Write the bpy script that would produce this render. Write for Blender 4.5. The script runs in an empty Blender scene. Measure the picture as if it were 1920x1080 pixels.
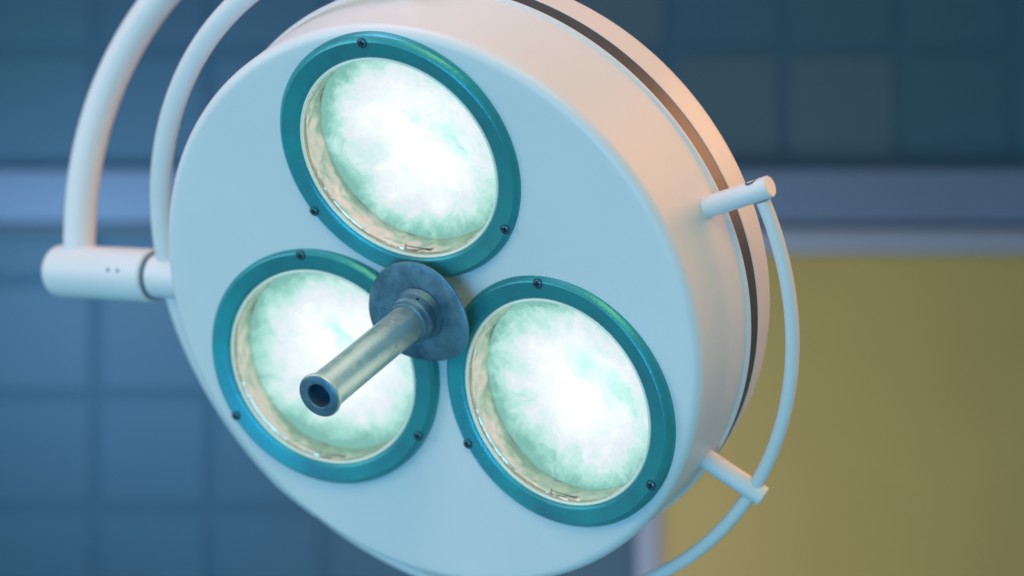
import bpy, bmesh, math, random
from mathutils import Vector, Matrix, noise as mnoise
PI = math.pi
random.seed(7)
S = bpy.context.scene
COL = S.collection

# ------------------------------------------------------------------ camera
cam = bpy.data.cameras.new("camera")
cam_o = bpy.data.objects.new("camera", cam); COL.objects.link(cam_o)
cam.sensor_width = 36.0
cam.lens = 3494.1 / 1920.0 * 36.0
cam.clip_start = 0.05; cam.clip_end = 60
cam_o.rotation_euler = (PI / 2, 0, 0)
cam.dof.use_dof = True
cam.dof.focus_distance = 1.47
cam.dof.aperture_fstop = 2.5
S.camera = cam_o

# ------------------------------------------------------------------ world and added, unseen area lights
W = bpy.data.worlds.new("World"); S.world = W; W.use_nodes = True
wn = W.node_tree.nodes; wl = W.node_tree.links
bg = wn["Background"]
tc = wn.new("ShaderNodeTexCoord"); sp = wn.new("ShaderNodeSeparateXYZ")
mr = wn.new("ShaderNodeMapRange"); cr = wn.new("ShaderNodeValToRGB")
wl.new(tc.outputs["Generated"], sp.inputs[0]); wl.new(sp.outputs["Z"], mr.inputs["Value"])
mr.inputs["From Min"].default_value = -1; mr.inputs["From Max"].default_value = 1
wl.new(mr.outputs[0], cr.inputs[0]); wl.new(cr.outputs[0], bg.inputs["Color"])
e = cr.color_ramp.elements
e[0].position = 0.1; e[0].color = (0.13, 0.28, 0.31, 1)
e[1].position = 0.9; e[1].color = (0.21, 0.36, 0.38, 1)
bg.inputs["Strength"].default_value = 1.0

def area(name, loc, target, size, power, color, sy=None, spread=180):
    l = bpy.data.lights.new(name, 'AREA'); l.energy = power; l.color = color
    l.size = size; l.spread = math.radians(spread)
    if sy: l.shape = 'RECTANGLE'; l.size_y = sy
    o = bpy.data.objects.new(name, l); COL.objects.link(o); o.location = loc
    o.rotation_euler = (Vector(target) - Vector(loc)).to_track_quat('-Z', 'Y').to_euler()
    return o
LC = (-0.07, 1.54, -0.02)
def aimed_light(name, loc, size, rgb, spread=120):  # unseen area lights, added and tuned for the tones they give
    m_ = max(rgb); return area(name, loc, LC, size, m_, tuple(c / m_ for c in rgb), spread=spread)
aimed_light("cool_front_light", (-1.0, -0.55, -0.75), 1.3, (1.7, 6.7, 12.6))
aimed_light("front_upper_light", (-0.2, -0.5, 1.5), 1.0, (6.6, 5.2, 1.6))
aimed_light("left_light", (-1.9, 0.9, 0.4), 1.0, (2.8, 3.1, 3.4))
aimed_light("upper_left_light", (-0.9, 1.2, 1.8), 0.9, (6.6, 4.4, 6.6))
aimed_light("warm_side_light", (1.55, 1.25, 1.15), 1.0, (6.4, 1.9, 0.5))
aimed_light("warm_back_light", (1.5, 2.3, 0.9), 0.8, (5.0, 2.2, 1.0))
area("wall_wash_light", (-1.0, 2.7, 0.02), (-0.62, 3.6, -0.08), 0.35, 5.6, (0.44, 0.76, 1.0), spread=130)  # unseen wash, added to brighten the lower-left wall tiles
area("board_wash_light", (0.12, 2.4, -0.95), (0.30, 3.6, -0.3), 0.4, 3.0, (1.0, 0.86, 0.80), spread=120)  # unseen wash, added to brighten the left part of the board

S.view_settings.view_transform = 'Standard'
try: S.view_settings.look = 'None'
except Exception: pass
S.view_settings.exposure = 0; S.view_settings.gamma = 1
S.render.engine = 'CYCLES'
S.cycles.use_denoising = True
S.cycles.max_bounces = 8
S.cycles.sample_clamp_indirect = 6

# ------------------------------------------------------------------ materials
def mat(name, color=(.8, .8, .8), rough=.4, metal=0., vary=0., vscale=8., rvary=0., bump=0., bscale=200., spec=.5, coat=0., bdist=.001, color2=None, detail=5):
    m = bpy.data.materials.new(name); m.use_nodes = True
    nt = m.node_tree; N = nt.nodes; L = nt.links; b = N["Principled BSDF"]
    b.inputs["Base Color"].default_value = (*color, 1); b.inputs["Roughness"].default_value = rough
    b.inputs["Metallic"].default_value = metal; b.inputs["Specular IOR Level"].default_value = spec
    b.inputs["Coat Weight"].default_value = coat; b.inputs["Coat Roughness"].default_value = .15
    t = N.new("ShaderNodeTexCoord")
    if vary or rvary or color2:
        n = N.new("ShaderNodeTexNoise"); n.inputs["Scale"].default_value = vscale; n.inputs["Detail"].default_value = detail
        n.inputs["Roughness"].default_value = .6
        L.new(t.outputs["Object"], n.inputs["Vector"])
        if vary or color2:
            c2 = color2 or tuple(max(0, c * (1 - vary)) for c in color)
            r = N.new("ShaderNodeValToRGB"); r.color_ramp.elements[0].position = .35; r.color_ramp.elements[1].position = .65
            r.color_ramp.elements[0].color = (*c2, 1); r.color_ramp.elements[1].color = (*color, 1)
            L.new(n.outputs["Fac"], r.inputs[0]); L.new(r.outputs[0], b.inputs["Base Color"])
        if rvary:
            q = N.new("ShaderNodeMapRange"); q.inputs["From Min"].default_value = .3; q.inputs["From Max"].default_value = .7
            q.inputs["To Min"].default_value = rough - rvary; q.inputs["To Max"].default_value = rough + rvary
            L.new(n.outputs["Fac"], q.inputs["Value"]); L.new(q.outputs[0], b.inputs["Roughness"])
    if bump:
        n2 = N.new("ShaderNodeTexNoise"); n2.inputs["Scale"].default_value = bscale; n2.inputs["Detail"].default_value = 3
        L.new(t.outputs["Object"], n2.inputs["Vector"])
        bp = N.new("ShaderNodeBump"); bp.inputs["Strength"].default_value = bump; bp.inputs["Distance"].default_value = bdist
        L.new(n2.outputs["Fac"], bp.inputs["Height"]); L.new(bp.outputs[0], b.inputs["Normal"])
    return m

M_white = mat("white_enamel", (.76, .76, .755), .42, vary=.035, vscale=7, rvary=.08, bump=.12, bscale=260)
# tiny paint specks on the enamel
def add_specks(m):
    nt = m.node_tree; N = nt.nodes; L = nt.links; b = N["Principled BSDF"]
    src = b.inputs["Base Color"].links[0].from_socket
    t = N.new("ShaderNodeTexCoord")
    v = N.new("ShaderNodeTexVoronoi"); v.inputs["Scale"].default_value = 34; L.new(t.outputs["Object"], v.inputs["Vector"])
    c = N.new("ShaderNodeMath"); c.operation = 'LESS_THAN'; c.inputs[1].default_value = .026
    L.new(v.outputs["Distance"], c.inputs[0])
    sx = N.new("ShaderNodeSeparateColor"); L.new(v.outputs["Color"], sx.inputs[0])
    k = N.new("ShaderNodeMath"); k.operation = 'GREATER_THAN'; k.inputs[1].default_value = .90; L.new(sx.outputs[0], k.inputs[0])
    mu = N.new("ShaderNodeMath"); mu.operation = 'MULTIPLY'; L.new(c.outputs[0], mu.inputs[0]); L.new(k.outputs[0], mu.inputs[1])
    mx = N.new("ShaderNodeMix"); mx.data_type = 'RGBA'; L.new(mu.outputs[0], mx.inputs["Factor"])
    L.new(src, mx.inputs["A"]); mx.inputs["B"].default_value = (.35, .36, .36, 1)
    L.new(mx.outputs["Result"], b.inputs["Base Color"])
add_specks(M_white)
M_bezel = mat("teal_bezel_metal", (.045, .41, .42), .36, metal=.6, color2=(.06, .27, .33), vscale=11, rvary=.06, bump=.25, bscale=420, detail=7)
M_screw = mat("dark_screw_steel", (.07, .16, .20), .35, metal=.6)
M_slot = mat("black_slot", (.004, .005, .01), .8)
M_band = mat("graphite_band", (.10, .105, .115), .42, metal=.45, vary=.1, vscale=30, bump=.1)
M_rim = mat("pale_gasket", (.72, .74, .66), .25, metal=.1)
_b = M_rim.node_tree.nodes["Principled BSDF"]   # gasket emission added, standing in for lamp light passing through it
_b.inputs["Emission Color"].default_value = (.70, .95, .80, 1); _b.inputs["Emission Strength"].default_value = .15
M_well = mat("beige_reflector", (.93, .74, .62), .15, metal=.9, color2=(.82, .66, .55), vscale=30, rvary=.08, bump=1.0, bscale=30, bdist=.004)
M_steel = mat("worn_blue_steel", (.18, .32, .40), .42, metal=.7, color2=(.065, .14, .21), vscale=34, rvary=.12, bump=.3, bscale=300, detail=9)
M_tube = mat("worn_aluminium", (.76, .78, .66), .36, metal=.9, color2=(.66, .69, .58), vscale=90, rvary=.08, bump=.35, bscale=500, detail=9)
M_clip = mat("clip_wire", (.45, .45, .40), .3, metal=1.)
M_wdark = mat("shadow_gap", (.06, .13, .17), .6)

def lamp_glow():
    m = bpy.data.materials.new("lit_prism_glass"); m.use_nodes = True
    nt = m.node_tree; N = nt.nodes; L = nt.links
    for n in list(N): N.remove(n)
    out = N.new("ShaderNodeOutputMaterial"); t = N.new("ShaderNodeTexCoord"); oi = N.new("ShaderNodeObjectInfo")
    def math_(op, a, b=None, clamp=False):
        n = N.new("ShaderNodeMath"); n.operation = op; n.use_clamp = clamp
        for i, v in enumerate((a, b)):
            if v is None: continue
            if isinstance(v, (int, float)): n.inputs[i].default_value = v
            else: L.new(v, n.inputs[i])
        return n.outputs[0]
    sc = N.new("ShaderNodeVectorMath"); sc.operation = 'SCALE'; sc.inputs["Scale"].default_value = 1 / .088
    L.new(t.outputs["Object"], sc.inputs[0])
    w = math_('MULTIPLY', oi.outputs["Random"], 37.0)
    def noise(vec, s, d, r=.55, dist=0.):
        n = N.new("ShaderNodeTexNoise"); n.noise_dimensions = '4D'; n.inputs["Scale"].default_value = s
        n.inputs["Detail"].default_value = d; n.inputs["Roughness"].default_value = r; n.inputs["Distortion"].default_value = dist
        L.new(vec, n.inputs["Vector"]); L.new(w, n.inputs["W"]); return n
    big = noise(sc.outputs[0], 1.5, 7, .6, .4)
    # warp of the coordinates
    sub = N.new("ShaderNodeVectorMath"); sub.operation = 'SUBTRACT'; L.new(big.outputs["Color"], sub.inputs[0]); sub.inputs[1].default_value = (.5, .5, .5)
    sw = N.new("ShaderNodeVectorMath"); sw.operation = 'SCALE'; sw.inputs["Scale"].default_value = .75; L.new(sub.outputs[0], sw.inputs[0])
    wp = N.new("ShaderNodeVectorMath"); wp.operation = 'ADD'; L.new(sc.outputs[0], wp.inputs[0]); L.new(sw.outputs[0], wp.inputs[1])
    sxy = N.new("ShaderNodeSeparateXYZ"); L.new(wp.outputs[0], sxy.inputs[0])
    r = math_('SQRT', math_('ADD', math_('MULTIPLY', sxy.outputs[0], sxy.outputs[0]), math_('MULTIPLY', sxy.outputs[1], sxy.outputs[1])))
    ang = math_('ARCTAN2', sxy.outputs[1], sxy.outputs[0])
    cb = N.new("ShaderNodeCombineXYZ"); L.new(math_('MULTIPLY', ang, 9.0), cb.inputs[0]); L.new(math_('MULTIPLY', r, 1.6), cb.inputs[1])
    streak = noise(cb.outputs[0], 3.0, 9, .65, .3)
    mid = noise(wp.outputs[0], 3.2, 9, .62, 1.1)
    fine = noise(wp.outputs[0], 22, 4, .6, .8)
    v = math_('SUBTRACT', .93, math_('MULTIPLY', math_('POWER', r, 2.4), .60))
    so = N.new("ShaderNodeSeparateXYZ"); L.new(sc.outputs[0], so.inputs[0])
    sw2 = N.new("ShaderNodeSeparateXYZ"); L.new(wp.outputs[0], sw2.inputs[0])
    r0 = math_('SQRT', math_('ADD', math_('MULTIPLY', so.outputs[0], so.outputs[0]), math_('MULTIPLY', so.outputs[1], so.outputs[1])))
    rmix = math_('ADD', math_('MULTIPLY', r0, .6), math_('MULTIPLY', r, .4))
    # thick moulded edge of the glass glows least
    v = math_('SUBTRACT', v, math_('MULTIPLY', math_('POWER', math_('DIVIDE', math_('SUBTRACT', rmix, .72, True), .28), 1.4), .34))
    for cx, cy, s_ in ((.02, .22, 26.), (.30, .02, 22.)):
        dx = math_('SUBTRACT', sw2.outputs[0], cx); dy = math_('SUBTRACT', sw2.outputs[1], cy)
        g_ = math_('EXPONENT', math_('MULTIPLY', math_('ADD', math_('MULTIPLY', dx, dx), math_('MULTIPLY', dy, dy)), -s_))
        v = math_('SUBTRACT', v, math_('MULTIPLY', g_, .38))
    v = math_('ADD', v, math_('MULTIPLY', math_('SUBTRACT', mid.outputs["Fac"], .5), .95))
    v = math_('ADD', v, math_('MULTIPLY', math_('SUBTRACT', big.outputs["Fac"], .5), .6))
    v = math_('ADD', v, math_('MULTIPLY', math_('MULTIPLY', math_('SUBTRACT', streak.outputs["Fac"], .5), math_('POWER', r, 1.5)), .35))
    v = math_('ADD', v, math_('MULTIPLY', math_('SUBTRACT', fine.outputs["Fac"], .5), .45), True)
    ra = N.new("ShaderNodeValToRGB"); L.new(v, ra.inputs[0]); e = ra.color_ramp.elements
    e[0].position = .10; e[0].color = (.24, .54, .49, 1)
    e[1].position = .95; e[1].color = (1.0, 1.0, 1.0, 1)
    for p, c in ((.26, (.36, .70, .63)), (.44, (.50, .83, .78)), (.58, (.66, .90, .89)), (.70, (.83, .89, .97)), (.84, (.90, .94, 1.0))):
        x = e.new(p); x.color = (*c, 1)
    # the hot core of the lamp is brighter than white
    core = math_('MULTIPLY', math_('POWER', math_('SUBTRACT', 1.0, r, True), 2.0), .6)
    st = math_('ADD', .98, core)
    em = N.new("ShaderNodeEmission"); L.new(ra.outputs[0], em.inputs[0]); L.new(st, em.inputs[1])
    L.new(em.outputs[0], out.inputs[0])
    return m
M_glow = lamp_glow()

def cover_glass():
    m = bpy.data.materials.new("clear_cover_glass"); m.use_nodes = True
    nt = m.node_tree; N = nt.nodes; L = nt.links
    for n in list(N): N.remove(n)
    out = N.new("ShaderNodeOutputMaterial")
    tr = N.new("ShaderNodeBsdfTransparent"); tr.inputs[0].default_value = (.95, .985, .96, 1)
    gl = N.new("ShaderNodeBsdfGlossy"); gl.inputs["Roughness"].default_value = .06
    fr = N.new("ShaderNodeFresnel"); fr.inputs[0].default_value = 1.5
    t = N.new("ShaderNodeTexCoord"); n = N.new("ShaderNodeTexNoise"); n.inputs["Scale"].default_value = 60; n.inputs["Detail"].default_value = 6
    L.new(t.outputs["Object"], n.inputs["Vector"])
    bp = N.new("ShaderNodeBump"); bp.inputs["Strength"].default_value = .5; bp.inputs["Distance"].default_value = .001
    L.new(n.outputs["Fac"], bp.inputs["Height"]); L.new(bp.outputs[0], gl.inputs["Normal"])
    mx = N.new("ShaderNodeMixShader"); L.new(fr.outputs[0], mx.inputs[0]); L.new(tr.outputs[0], mx.inputs[1]); L.new(gl.outputs[0], mx.inputs[2])
    L.new(mx.outputs[0], out.inputs[0]); return m
M_glass = cover_glass()

# ------------------------------------------------------------------ mesh helpers
def link(name, bm, mats, parent=None, smooth=40, loc=None, rot=None):
    me = bpy.data.meshes.new(name)
    bmesh.ops.recalc_face_normals(bm, faces=bm.faces)
    bm.to_mesh(me); bm.free()
    for m in (mats if isinstance(mats, (list, tuple)) else [mats]): me.materials.append(m)
    for p in me.polygons: p.use_smooth = True
    me.set_sharp_from_angle(angle=math.radians(smooth))
    o = bpy.data.objects.new(name, me); COL.objects.link(o)
    if parent: o.parent = parent
    if loc is not None: o.location = loc
    if rot is not None: o.rotation_euler = rot
    return o

def revolve(bm, prof, n=160, closed=False, fn=None, frame=None):
    """prof: list of (r, z) turned about local Z."""
    rings = []
    for r, z in prof:
        if r < 1e-6:
            rings.append([bm.verts.new((0, 0, z))]); continue
        rings.append([bm.verts.new((r * math.cos(2 * PI * i / n), r * math.sin(2 * PI * i / n), z)) for i in range(n)])
    m = len(rings)
    for k in range(m if closed else m - 1):
        a, b = rings[k], rings[(k + 1) % m]
        for i in range(n):
            j = (i + 1) % n
            if len(a) == 1 and len(b) == 1: break
            if len(a) == 1: bm.faces.new((a[0], b[i], b[j]))
            elif len(b) == 1: bm.faces.new((a[i], a[j], b[0]))
            else: bm.faces.new((a[i], a[j], b[j], b[i]))
    if fn:
        for rg in rings:
            for v in rg: v.co = fn(v.co)
    if frame is not None:
        for rg in rings:
            for v in rg: v.co = frame @ v.co
    return rings

def fillet(p0, p1, p2, r, n=6):
    """rounded corner points at p1"""
    a = Vector(p0) - Vector(p1); b = Vector(p2) - Vector(p1)
    a.normalize(); b.normalize()
    half = a.angle(b) / 2; d = r / math.tan(half)
    s = Vector(p1) + a * d; e_ = Vector(p1) + b * d
    c = Vector(p1) + (a + b).normalized() * (r / math.sin(half))
    out = []
    va = s - c; vb = e_ - c; tot = va.angle(vb)
    for i in range(n + 1):
        t = i / n
        w0 = math.sin((1 - t) * tot) / math.sin(tot); w1 = math.sin(t * tot) / math.sin(tot)
        q = c + va * w0 + vb * w1; out.append((q.x, q.y))
    return out

def rounded(pts, rad, n=5):
    out = [pts[0]]
    for i in range(1, len(pts) - 1):
        r = rad[i] if isinstance(rad, (list, tuple)) else rad
        if r: out += fillet(pts[i - 1], pts[i], pts[i + 1], r, n)
        else: out.append(pts[i])
    out.append(pts[-1]); return out

def axis_frame(origin, zdir, xhint=(0, 0, 1)):
    z = Vector(zdir).normalized(); x = Vector(xhint)
    x = (x - z * x.dot(z)).normalized(); y = z.cross(x)
    m = Matrix((x, y, z)).transposed().to_4x4(); m.translation = Vector(origin); return m

def tube(bm, path, rad, n=28, cap=True):
    """path of Vectors; rad number or list"""
    rings = []; N = len(path); up = None
    for i, p in enumerate(path):
        t = (path[min(i + 1, N - 1)] - path[max(i - 1, 0)]).normalized()
        if up is None:
            up = t.orthogonal().normalized()
        up = (up - t * up.dot(t)).normalized(); s = t.cross(up)
        r = rad[i] if isinstance(rad, (list, tuple)) else rad
        rings.append([bm.verts.new(p + (up * math.cos(2 * PI * k / n) + s * math.sin(2 * PI * k / n)) * r) for k in range(n)])
    for a, b in zip(rings, rings[1:]):
        for k in range(n):
            bm.faces.new((a[k], a[(k + 1) % n], b[(k + 1) % n], b[k]))
    if cap:
        bm.faces.new(rings[0]); bm.faces.new(rings[-1])

def box(bm, x0, x1, y0, y1, z0, z1, bev=0., seg=2, mi=0):
    r = bmesh.ops.create_cube(bm, size=1)
    for v in r['verts']:
        v.co = Vector((x0 + (v.co.x + .5) * (x1 - x0), y0 + (v.co.y + .5) * (y1 - y0), z0 + (v.co.z + .5) * (z1 - z0)))
    fs = {f for v in r['verts'] for f in v.link_faces}
    for f in fs: f.material_index = mi
    if bev:
        ed = list({e for v in r['verts'] for e in v.link_edges})
        q = bmesh.ops.bevel(bm, geom=ed, offset=bev, segments=seg, affect='EDGES', profile=.5)
        for f in q['faces']: f.material_index = mi

# ------------------------------------------------------------------ the wall behind
YW = 3.60; PM = 3494.1 / YW
def wx(px): return (px - 960) / PM
def wz(py): return (540 - py) / PM
def tile_mat():
    m = bpy.data.materials.new("blue_glazed_tile"); m.use_nodes = True
    nt = m.node_tree; N = nt.nodes; L = nt.links; b = N["Principled BSDF"]
    a = N.new("ShaderNodeAttribute"); a.attribute_name = "tint"
    t = N.new("ShaderNodeTexCoord"); n = N.new("ShaderNodeTexNoise"); n.inputs["Scale"].default_value = 2.5
    L.new(t.outputs["Object"], n.inputs["Vector"])
    mx = N.new("ShaderNodeMix"); mx.data_type = 'RGBA'; mx.blend_type = 'MULTIPLY'; mx.inputs["Factor"].default_value = .25
    L.new(a.outputs["Color"], mx.inputs["A"]); L.new(n.outputs["Color"], mx.inputs["B"])
    L.new(mx.outputs["Result"], b.inputs["Base Color"]); b.inputs["Roughness"].default_value = .6
    return m
M_tile = tile_mat()
M_grout = mat("dark_grout", (.025, .079, .137), .8)
bm = bmesh.new()
lay = bm.faces.layers.float_color.new("tint")
box(bm, -3.4, 3.4, YW + .004, YW + .10, -2.6, 2.6, mi=1)
pitch = 215 / PM; g = .010
x_0 = wx(180); z_0 = wz(310)
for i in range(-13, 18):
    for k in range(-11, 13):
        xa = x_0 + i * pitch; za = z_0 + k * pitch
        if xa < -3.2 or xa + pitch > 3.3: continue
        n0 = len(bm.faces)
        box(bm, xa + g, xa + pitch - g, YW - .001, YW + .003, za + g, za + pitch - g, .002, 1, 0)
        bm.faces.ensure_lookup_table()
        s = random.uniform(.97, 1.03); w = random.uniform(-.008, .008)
        for f in bm.faces[n0:]: f[lay] = ((.042 * s, .092 * s, .132 * s, 1) if (k == 0 and i in (5, 6)) or (k == 1 and i == 4) else (.022 * s, .084 * s, .150 * s, 1))  # the few greyer tiles imitate warm light reflected in the glaze
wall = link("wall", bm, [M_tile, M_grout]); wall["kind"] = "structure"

def thing(name, label, cat, loc=(0, 0, 0), rot=None):
    o = bpy.data.objects.new(name, None); COL.objects.link(o); o.location = loc
    o.empty_display_size = .05
    if rot is not None: o.rotation_euler = rot
    o["label"] = label; o["category"] = cat; return o

M_raillav = mat("lavender_rail_paint", (.105, .15, .25), .6, vary=.06, vscale=3)
M_raildk = mat("rail_shadow_tone", (.03, .06, .10), .6)
tr = thing("horizontal_rail", "pale lavender blue horizontal rail running along the dark blue tiled wall", "rail", (0, YW - .006, wz(420)))
bm = bmesh.new(); box(bm, -3.3, 3.3, -.045, 0, 0, wz(320) - wz(420), .006, 3); link("rail_cover", bm, M_raillav, tr)
bm = bmesh.new(); box(bm, -3.3, 3.3, -.020, 0, -.022, -.001, .002, 1); link("rail_shadow_strip", bm, M_raildk, tr)  # dark strip standing in for the shadow beneath the rail

M_frame = mat("pale_board_frame", (.22, .245, .33), .5)
M_olive = mat("olive_board_panel", (.37, .265, .085), .55, vary=.08, vscale=2.2, bump=.2, bscale=120)
bx0 = wx(1192); bz1 = wz(430); fw = 46 / PM; bx1 = bx0 + 1.55; bz0 = bz1 - 1.25
tb = thing("notice_board", "large flat olive yellow board in a pale lavender frame on the tiled wall", "board", (0, YW - .006, 0))
bm = bmesh.new(); box(bm, bx0 + fw, bx1 - fw, -.012, 0, bz0 + fw, bz1 - fw); link("board_panel", bm, M_olive, tb)
bm = bmesh.new()
box(bm, bx0, bx0 + fw, -.024, 0, bz0, bz1, .003, 2); box(bm, bx1 - fw, bx1, -.024, 0, bz0, bz1, .003, 2)
box(bm, bx0 + fw, bx1 - fw, -.0235, 0, bz1 - fw, bz1, .003, 2); box(bm, bx0 + fw, bx1 - fw, -.0235, 0, bz0, bz0 + fw, .003, 2)
link("board_frame", bm, M_frame, tb)

# ------------------------------------------------------------------ the surgical lamp
nv = Vector((-0.44872914, -0.80326718, -0.39166822)).normalized()
uv = Vector((0.87301542, -0.4876926, 0.0)).normalized()
wv = nv.cross(uv).normalized()
Mx = Matrix((uv, wv, nv)).transposed().to_4x4(); Mx.translation = Vector((-0.07354, 1.54155, -0.02256))
lamp = thing("surgical_lamp", "round white operating theatre lamp with three lit teal-rimmed lenses and a metal centre handle", "surgical lamp")
lamp.matrix_world = Mx

def polar(r, deg, z): return Vector((r * math.cos(math.radians(deg)), r * math.sin(math.radians(deg)), z))

# front dish and drum wall
HL = .0075
specs = [((-.11321, -.04917), (.08860, .06988)), ((.10888, -.07549), (-.12494, .08334)), ((.01078, .13587), (-.0200, -.13800))]
def dish(r): return -.0032 + .148 * (math.sqrt(r * r + .0009) - .1354)
prof = [(0, dish(0))] + [(r * .0025, dish(r * .0025)) for r in range(1, 95)]
RE = .2380; ze = dish(RE)
prof += rounded([(RE, ze), (.2499, ze + .0011), (.2577, -.0665)], [0, .0088, 0], 12)[1:]
prof += [(.2580, -.0675), (.2604, -.0690), (.2608, -.0700), (.2608, -.0708), (.2602, -.0714), (.2570, -.0714)]
bm = bmesh.new(); revolve(bm, prof, 256)
# three round openings for the lens units (their edges lie under the bezels)
kill = []
for f in bm.faces:
    c = f.calc_center_median()
    if any(math.hypot(c.x - o[0], c.y - o[1]) < .0990 for o, t in specs): kill.append(f)
bmesh.ops.delete(bm, geom=kill, context='FACES')
link("housing", bm, M_white, lamp, 28)
# band in the seam
bm = bmesh.new(); revolve(bm, [(.2560, -.0712), (.2599, -.0715), (.2599, -.0886), (.2560, -.0888)], 256); link("seam_band", bm, M_band, lamp)
# rear cover
rp = [(.2560, -.0884), (.2602, -.0884)] + rounded([(.2602, -.0884), (.2606, -.0895), (.2590, -.1250), (.236, -.1440), (.16, -.166)], [0, .0012, .02, .02, 0], 8)[1:] + [(.08, -.176), (0, -.178)]
bm = bmesh.new(); revolve(bm, rp, 256); link("rear_cover", bm, M_white, lamp, 30)

# ---- one lens unit, then its copies
RO, RI = .1092, .0901
def make_unit():
    bm = bmesh.new()
    p = [(RO - .0012, -.0240), (RO, -.0235), (RO, -.0046), (RO - .0006, -.0036), (RO - .0034, -.0006), (RO - .0046, 0.), (RI + .0100, -.0010), (RI + .0035, -.0022), (RI + .0012, -.0028), (RI, -.0042), (RI, -.010), (RI + .003, -.0240)]
    revolve(bm, p, 192, closed=True)
    bz = link("lens_bezel", bm, M_bezel, lamp, 35)
    bm = bmesh.new()
    q = []
    for i in range(16):
        a = 2 * PI * i / 16; q.append((RI - .0014 + .0013 * math.cos(a), -.0050 + .0018 * math.sin(a)))
    revolve(bm, q, 160, closed=True); link("lens_rim", bm, M_rim, bz)
    bm = bmesh.new()
    gp = [(0, -.0022)] + [(r, -.0022 - .0016 * (r / .088) ** 2) for r in (.02, .04, .06, .075, .0875)]
    revolve(bm, gp, 128)
    cg = link("cover_glass", bm, M_glass, bz)
    if cg.data.polygons[0].normal.z < 0: cg.data.flip_normals()
    bm = bmesh.new()
    def dent(co):
        n_ = mnoise.fractal(co * 52, 1.0, 2.0, 3) * .0013 + mnoise.noise(co * 190) * .0003
        if co.z > -.0095: n_ = 0
        k_ = 1 + n_ / .088
        return Vector((co.x * k_, co.y * k_, co.z))
    revolve(bm, [(RI - .0012, -.0045), (RI - .0012, -.0085), (RI - .0026, -.0090)] + [(RI - .0030 - .0004 * i / 24, -.0092 - .0350 * i / 24) for i in range(25)], 256, fn=dent)
    link("reflector_wall", bm, M_well, bz)
    # spring clips that hold the glass, low in the well
    for dg in (262, 28):
        bm = bmesh.new(); rr = RI - .0042
        q = [polar(rr, dg + t, -.0125) for t in (-8, -6, -4, -2, 0, 2, 4, 6, 8)]
        q = [polar(RI - .003, dg - 9.5, -.0160)] + q + [polar(RI - .003, dg + 9.5, -.0160)]
        tube(bm, q, .00055, 8); link("spring_clip", bm, M_clip, bz)
    bm = bmesh.new()
    def ripple(co):
        r = math.hypot(co.x, co.y); a = math.atan2(co.y, co.x); k = (r / .0866) ** 6
        return Vector((co.x, co.y, co.z + k * (.0012 * math.sin(3 * a + 1) + .0005 * math.sin(11 * a))))
    dp = [(0, -.0440)] + [(r, -.0440 + .0120 * (r / .0865) ** 3) for r in (.01, .02, .03, .04, .05, .06, .066, .072, .076, .08, .083, .0855, .0869)]
    revolve(bm, dp, 192, fn=ripple); link("diffuser", bm, M_glow, bz)
    for deg in (87.5, 204.3, 324.0):
        bm = bmesh.new()
        c = polar(.1040, deg, 0)
        fr = axis_frame((0, 0, 0), (0, 0, 1), (math.cos(math.radians(deg + 20)), math.sin(math.radians(deg + 20)), 0))
        R_ = .0036
        revolve(bm, [(R_, -.002), (R_, .0003), (R_ - .0006, .0008), (0, .0012)], 32, frame=fr)
        for f in bm.faces: f.material_index = 0
        nf = len(bm.faces)
        for (a, b_) in ((.0024, .00065), (.00065, .0024)):
            box(bm, -a, a, -b_, b_, .0004 if a > b_ else .00045, .00140 if a > b_ else .00136, mi=1)
        ca = math.radians(random.uniform(0, 90)) if deg != 87.5 else math.radians(8)
        bm.faces.ensure_lookup_table()
        vs = {v for f in bm.faces[nf:] for v in f.verts}
        for v in vs: v.co = Matrix.Rotation(ca, 4, 'Z') @ v.co
        link("screw", bm, [M_screw, M_slot], bz, loc=c)
        # countersunk dark ring round each head
        bm = bmesh.new()
        revolve(bm, [(R_ + .0001, .0002), (R_ + .0006, .0003)], 32)
        link("screw_seat", bm, M_slot, bz, loc=c)
    return bz
unit = make_unit()
def copy_part(o, parent):
    c = o.copy(); COL.objects.link(c); c.parent = parent
    for ch in list(o.children): copy_part(ch, c)
    return c
for i, ((ox, oy), (tx, ty)) in enumerate(specs):
    b = unit if i == 0 else copy_part(unit, lamp)
    z = Vector((tx, ty, 1)).normalized()
    x = Vector((1, 0, 0)); x = (x - z * x.dot(z)).normalized(); y = z.cross(x)
    R = Matrix((x, y, z)).transposed()
    b.location = (ox, oy, HL); b.rotation_euler = R.to_euler()

# ---- centre handle
hx, hy = .0009, .0045
def hframe(z=0): return Matrix.Translation((hx, hy, z))
bm = bmesh.new()
hp = [(.0152, .025), (.0155, .0255), (.0155, .1545), (.0160, .1570)]
hp += [(.0176, .1578), (.0180, .1590), (.0180, .1606), (.0170, .1616)]
revolve(bm, hp, 96, frame=hframe())
handle = link("handle", bm, M_tube, lamp)
bm = bmesh.new()
revolve(bm, [(.0170, .1616), (.0164, .1620), (.0104, .1620), (.0096, .1612), (.0092, .142), (0, .142)], 96, frame=hframe())
link("end_cap", bm, M_steel, handle)
bm = bmesh.new()
cp = [(.0232, .0080)] + rounded([(.0232, .008), (.0212, .0120), (.0204, .0135), (.0200, .0215), (.0184, .0225), (.0181, .0235), (.0179, .0280), (.0157, .0286)], [0, .002, .001, .001, .0004, .0004, .0008, 0], 3)[1:] + [(.0150, .0286), (.0150, .026)]
revolve(bm, cp, 96, frame=hframe()); col = link("collar", bm, M_steel, handle)
bm = bmesh.new()
revolve(bm, [(.0014, 0), (.0014, .0006), (0, .0006)], 20, frame=axis_frame(Vector((hx, hy, .0180)) + polar(.0199, 62, 0), polar(1, 62, 0), (0, 0, 1)))
link("set_screw", bm, M_slot, handle)
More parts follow.
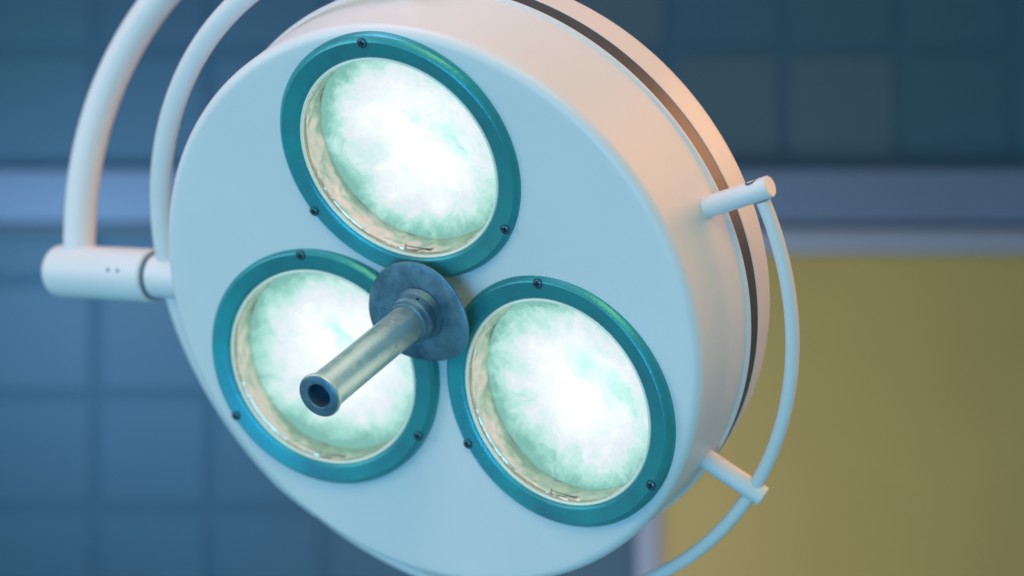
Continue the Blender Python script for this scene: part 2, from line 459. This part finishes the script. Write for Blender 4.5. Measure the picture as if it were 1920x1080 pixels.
def warp(co):
    r = math.hypot(co.x, co.y); a = math.atan2(co.y, co.x)
    k = (r / .046) ** 2
    s = 1 + .035 * k * math.cos(2 * a + .9) + .012 * k * math.cos(3 * a + 2.)
    return Vector((co.x * s, co.y * s, co.z + k * (.0028 * math.cos(2 * a - .4) + .0012 * math.cos(3 * a + 1.1))))
bm = bmesh.new()
fp = [(.010, .0060), (.026, .0074), (.036, .0082), (.0440, .0078), (.0458, .0072), (.0462, .0064), (.0458, .0056), (.044, .0058), (.036, .0062), (.026, .0054), (.010, .004)]
revolve(bm, fp, 128, closed=True, fn=warp, frame=hframe()); link("flange", bm, M_steel, handle)
bm = bmesh.new(); revolve(bm, [(.019, .008), (.019, -.015)], 64, frame=hframe()); link("handle_stem", bm, M_white, handle)

# ---- guard rail, posts, hub, arms
ZR = -.0514; RR = .3018
def arc(a0, a1, n, r=RR, z=ZR): return [polar(r, a0 + (a1 - a0) * i / n, z) for i in range(n + 1)]
bm = bmesh.new(); tube(bm, arc(14.3, -136, 120), .0056); rail = link("guard_rail", bm, M_white, lamp)
bm = bmesh.new()
th = arc(85.5, 229, 130); rad = [.0095 if i < 122 else .0095 - .0035 * (i - 122) / 8 for i in range(131)]
tube(bm, th, rad); link("inner_yoke", bm, M_white, lamp)
def post(deg, screw=True, r0=.2495, r1=.3125, rr=.0086):
    d = polar(1, deg, 0)
    bm = bmesh.new()
    L_ = r1 - r0
    revolve(bm, [(0, 0), (rr, 0), (rr, L_ - .0009), (rr - .0009, L_), (0, L_)], 48, frame=axis_frame(polar(r0, deg, ZR), d, (0, 0, 1)))
    o = link("rail_post", bm, M_white, lamp)
    if not screw: return
    # screw recess near the tip, on the side away from the rail
    t = Vector((-d.y, d.x, 0))
    bm = bmesh.new(); c = polar(r1 - .0135, deg, ZR) + t * (rr - .0012)
    fr = axis_frame(c, t, d)
    revolve(bm, [(.0050, .0), (.0050, .0013), (.0036, .0013), (.0034, .0004), (0, .0004)], 28, frame=fr)
    link("post_screw", bm, M_screw, o)
    return o
post(16.0); post(-35.8, False); post(85.5)
# weld sleeve at foot of each post is part of the drum paint line
HD = 177.3
hd = polar(1, HD, 0)
bm = bmesh.new()
fr = axis_frame(polar(.235, HD, ZR), hd, (0, 0, 1))
revolve(bm, [(0, 0), (.0205, 0), (.0205, .0847), (0, .0847)], 64, frame=fr); hub = link("pivot_hub", bm, M_white, lamp)
bm = bmesh.new()
revolve(bm, [(.0200, .0820), (.0222, .0820), (.0222, .0845), (.0200, .0845)], 64, closed=True, frame=fr); link("hub_washer", bm, M_wdark, hub)
bm = bmesh.new()
revolve(bm, [(0, .0850), (.0235, .0850), (.0252, .0867), (.0252, .1935)] + rounded([(.0252, .1935), (.0252, .2050), (0, .2060)], [0, .009, 0], 10)[1:], 72, frame=fr)
sleeve = link("hub_sleeve", bm, M_white, lamp)
# tilt arm (in the vertical plane through the pivot)
al = math.radians(-23)
ud = polar(1, HD, 0); wd = polar(1, HD - 90, 0)
vv = wd * math.cos(al) + Vector((0, 0, 1)) * math.sin(al)
Pc = Vector((0, 0, ZR))
def P2(a, b): return Pc + ud * a + vv * b
path = [P2(.412, b) for b in (.0, .02, .04)]
path += [P2(.1147 + .2973 * math.cos(math.radians(t)), .0473 + .2973 * math.sin(math.radians(t))) for t in range(0, 91, 2)]
path += [P2(.1147 - .01 * i, .3446) for i in range(1, 12)]
bm = bmesh.new(); tube(bm, path, .0152, 36); arm = link("yoke_arm", bm, M_white, lamp)
bm = bmesh.new(); revolve(bm, [(0, -.03), (.022, -.03), (.024, -.028), (.024, .05), (.019, .055), (.019, .9), (0, .9)], 48, frame=axis_frame(P2(0, .3446), vv)); link("ceiling_stem", bm, M_white, lamp)
# two small set-screw holes on the sleeve, towards the viewer
toward = Matrix.Identity(3)
inv = Mx.to_3x3().inverted()
for dz in (.1085, .1200):
    cdir = inv @ Vector((.1, -.98, .10)); cdir = (cdir - ud * cdir.dot(ud)).normalized()
    bm = bmesh.new(); c = polar(.235 + dz, HD, ZR) + cdir * .0250
    revolve(bm, [(.0017, 0), (.0017, .0005), (0, .0005)], 20, frame=axis_frame(c, cdir, ud)); link("set_screw_hole", bm, M_wdark, sleeve)
